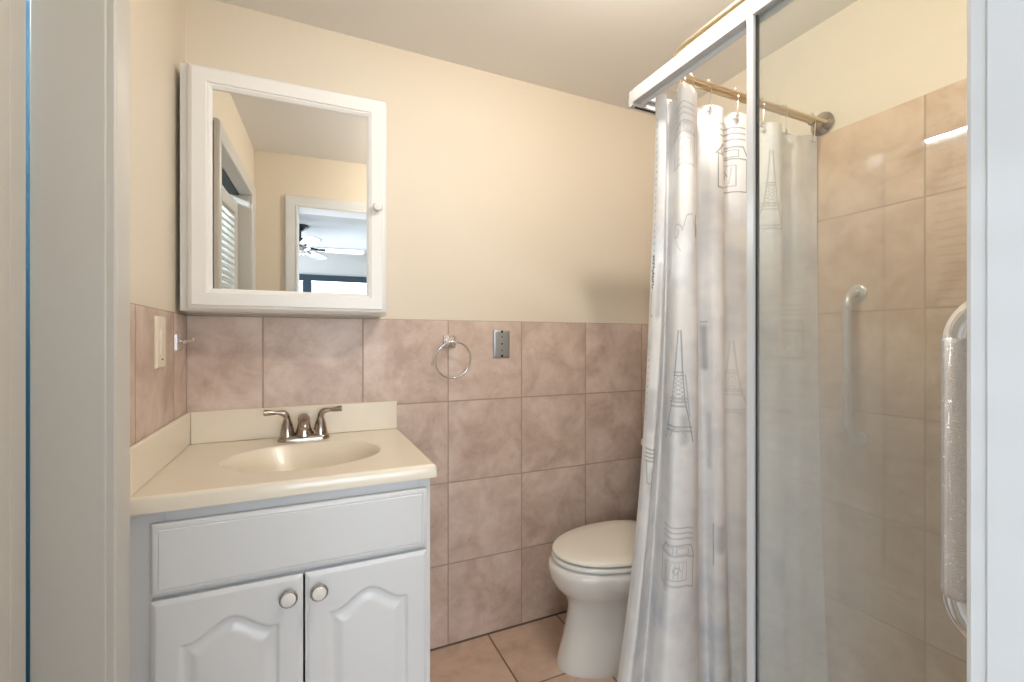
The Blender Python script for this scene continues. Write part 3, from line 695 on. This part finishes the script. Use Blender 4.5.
wash(.548, 1.29, 1.17, .022, .42); ln([(.54, 1.31), (.56, 1.31)], .004, .5); wash(.56, 1.02, .86, .02, .2); wash(.60, .66, .60, .03, .3); ln([(.575,.68),(.575,.55)], .004,.5)
tower(.885, 1.60, .28, 1.3, .45); ln([(.80, 1.55), (.82, 1.52), (.80, 1.50)], .004, .5); wash(.95, 1.75, 1.62, .03, .25)
wash(.83, 1.42, 1.30, .03, .3); wash(.92, .50, .44, .05, .35); tower(.70, 1.0, .25, dk=.2); spiral(.98, .75, .03, 1.4, .004, .3); van(1.02, 1.25, 1.2, .3)
#PRINTS_END
ink = np.zeros(Xc.shape)
zrow = Zc_[:, NS//2]
dzr = abs(zrow[1]-zrow[0]); dsr = sv[1]-sv[0]
for (a, b, wd, dk) in STROKES:
    s0, s1 = min(a[0], b[0])-wd*2, max(a[0], b[0])+wd*2; z0, z1 = min(a[1], b[1])-wd*2, max(a[1], b[1])+wd*2
    i = np.where((sv >= s0) & (sv <= s1))[0]; j = np.where((zrow >= z0) & (zrow <= z1))[0]
    if not len(i) or not len(j): continue
    sl = np.ix_(j, i); SS, ZZ = np.meshgrid(sv[i], zrow[j])
    ax, az = a; bx_, bz = b; dx, dz = bx_-ax, bz-az; L2 = dx*dx+dz*dz+1e-12
    t = np.clip(((SS-ax)*dx+(ZZ-az)*dz)/L2, 0, 1); dist = np.hypot(SS-ax-t*dx, ZZ-az-t*dz)
    ink[sl] = np.maximum(ink[sl], dk*np.clip(1.25-dist/(wd*.6), 0, 1))
co = np.stack([Xc, Yc_, Zc_], -1).reshape(-1, 3)
me = bpy.data.meshes.new('curtain_cloth')
nv = NS*NZc; nf = (NS-1)*(NZc-1)
me.vertices.add(nv); me.vertices.foreach_set('co', co.ravel())
jj, ii = np.meshgrid(np.arange(NZc-1), np.arange(NS-1), indexing='ij'); a_ = (jj*NS+ii).ravel()
quads = np.stack([a_, a_+NS, a_+NS+1, a_+1], 1).ravel()
me.loops.add(nf*4); me.loops.foreach_set('vertex_index', quads)
me.polygons.add(nf); me.polygons.foreach_set('loop_start', np.arange(0, nf*4, 4)); me.polygons.foreach_set('loop_total', np.full(nf, 4))
me.update(calc_edges=True)
at = me.attributes.new('ink', 'FLOAT', 'POINT'); at.data.foreach_set('value', ink.ravel())
at = me.attributes.new('cloth', 'FLOAT_VECTOR', 'POINT')
at.data.foreach_set('vector', np.stack([S2, np.zeros_like(S2), Zc_], -1).ravel())
mcur = bpy.data.materials.new('printed_white_cloth'); mcur.use_nodes = True; nt = mcur.node_tree; N = nt.nodes; L = nt.links
N.remove(N['Principled BSDF']); out = N['Material Output']
ia = N.new('ShaderNodeAttribute'); ia.attribute_name = 'ink'; ca = N.new('ShaderNodeAttribute'); ca.attribute_name = 'cloth'
nz = N.new('ShaderNodeTexNoise'); nz.inputs['Scale'].default_value = 5.5; nz.inputs['Detail'].default_value = 3; L.new(ca.outputs['Vector'], nz.inputs['Vector'])
nz2 = N.new('ShaderNodeTexNoise'); nz2.inputs['Scale'].default_value = 16; nz2.inputs['Detail'].default_value = 2; L.new(ca.outputs['Vector'], nz2.inputs['Vector'])
rp = N.new('ShaderNodeValToRGB'); rp.color_ramp.elements[0].position = .44; rp.color_ramp.elements[0].color = (.93,.93,.925,1); rp.color_ramp.elements[1].position = .66; rp.color_ramp.elements[1].color = (.74,.76,.80,1)
av = N.new('ShaderNodeMath'); av.operation = 'MULTIPLY_ADD'; L.new(nz2.outputs['Fac'], av.inputs[0]); av.inputs[1].default_value = .35; 
sc = N.new('ShaderNodeMath'); sc.operation = 'MULTIPLY'; L.new(nz.outputs['Fac'], sc.inputs[0]); sc.inputs[1].default_value = .65; L.new(sc.outputs[0], av.inputs[2])
L.new(av.outputs[0], rp.inputs['Fac'])
mi = N.new('ShaderNodeMix'); mi.data_type = 'RGBA'; L.new(ia.outputs['Fac'], mi.inputs['Factor']); L.new(rp.outputs[0], mi.inputs['A']); mi.inputs['B'].default_value = (.10,.12,.15,1)
df = N.new('ShaderNodeBsdfDiffuse'); tl = N.new('ShaderNodeBsdfTranslucent')
L.new(mi.outputs['Result'], df.inputs[0]); L.new(mi.outputs['Result'], tl.inputs[0])
ms = N.new('ShaderNodeMixShader'); ms.inputs[0].default_value = .28; L.new(df.outputs[0], ms.inputs[1]); L.new(tl.outputs[0], ms.inputs[2])
L.new(ms.outputs[0], out.inputs[0])
cur = thing('shower_curtain', 'white shower curtain printed with grey sketches, hanging from the corner rod', 'curtain', (1.2, 1.03, ZB))
link('cloth', me, mcur, cur, smooth='all')
# hooks: one with parts, the rest copies
def mk_hook():
    t = thing('curtain_hook', 'x', 'curtain hook', (0,0,0), 'wire hooks along the curtain rod')
    bm = bmesh.new()
    pts = [(0, .013, -.004), (0, .014, .008), (0, .010, .018), (0, 0, .022), (0, -.011, .017), (0, -.014, .006), (0, -.013, -.02), (0, -.011, -.05), (0, -.008, -.066), (0, .0, -.07), (0, .006, -.064)]
    tube(bm, smooth_path(pts, 4), .0015, 8); obj('wire', bm, M_chrome, t, smooth=True)
    bm = bmesh.new(); bmesh.ops.create_uvsphere(bm, u_segments=14, v_segments=10, radius=.0055, matrix=Matrix.Translation((0, -.003, .0245))); obj('ball', bm, M_chrome, t, smooth='all')
    bm = bmesh.new(); tube(bm, [(.007*math.cos(2*PI*k/20), -.008, -.068+.007*math.sin(2*PI*k/20)) for k in range(20)], .0022, 8, True); obj('grommet', bm, M_chrome, t, smooth='all')
    return t
h0 = mk_hook()
hx = []
CORD = ['at the far left edge of the curtain', 'just inside the frame corner', 'on the big front fold', 'at the right edge of the big front fold', 'in the gap right of the big front fold',
        'just left of the white post', 'behind the glass, just right of the white post', 'behind the glass, midway to the wall flange', 'closest to the wall flange']
for n_, s_ in enumerate(hs):
    i = int(np.clip(s_/SLEN*(NS-1), 0, NS-1)); x, y = Xc[6, i], Yc_[6, i]
    # nearest point of the outer rod
    c = Vector((SXP+.127, .89)); p = Vector((x, y))
    if p.x > c.x: q = Vector((p.x, 1.02)); yaw = 0
    else:
        dd = (p-c).normalized(); q = c+dd*.13; yaw = math.atan2(dd.y, dd.x)-PI/2
    if n_ == 0: t = h0
    else:
        t = h0.copy(); COL.objects.link(t)
        for ch in list(h0.children): d_ = ch.copy(); COL.objects.link(d_); d_.parent = t
    t.location = (q.x, q.y, RZc-.004); t.rotation_euler = (0, 0, yaw)
    t['label'] = 'small wire curtain hook ' + CORD[n_]

# ---------------------------------------------------------------- grab bars
def grab(name, label, base, nrm, z0, z1, stand, r, mt, mb):
    t = thing(name, label, 'grab bar', (base[0], base[1], (z0+z1)/2)); n = Vector(nrm); b0 = Vector((base[0], base[1], 0)); br = .045
    def P(h, z): return b0+n*h+Vector((0,0,z))
    a = [P(.003, z1-.02)]+[P(stand-br+br*math.sin(k*PI/16), z1-.02-br+br*math.cos(k*PI/16)) for k in range(0, 9)]
    zc1 = a[-1].z; a2 = [P(.003, z0+.02)]+[P(stand-br+br*math.sin(k*PI/16), z0+.02+br-br*math.cos(k*PI/16)) for k in range(0, 9)]
    bm = bmesh.new(); tube(bm, [P(stand, zc1+.003), P(stand, zc1-.002)]+[P(stand, zc1+(a2[-1].z-zc1)*k/8) for k in range(1, 8)]+[P(stand, a2[-1].z+.002), P(stand, a2[-1].z-.003)], r*1.01, 28); obj('grip', bm, mt, t, smooth='all')
    for q in (a, a2):
        bm = bmesh.new(); tube(bm, q, r, 28); obj('bent_end', bm, mb, t, smooth=40)
    for z in (z1-.02, z0+.02):
        bm = bmesh.new(); lathe(bm, P(.0003, z), n, [(r*2.4,0),(r*2.4,.003),(r*2.1,.006),(r*1.2,.007)]); obj('flange', bm, mb, t, smooth=35)
    return t
grab('grab_bar', 'textured chrome grab bar beside the doorway jamb at the right', (.682, YF), (0,1,0), .895, 1.315, .060, .0155, M_peen, M_chrome)
grab('grab_bar', 'white-grey vertical grab bar on shower wall seen through hazy glass', (XR, .905), (-1,0,0), .90, 1.43, .062, .012, M_gbar, M_gbar)
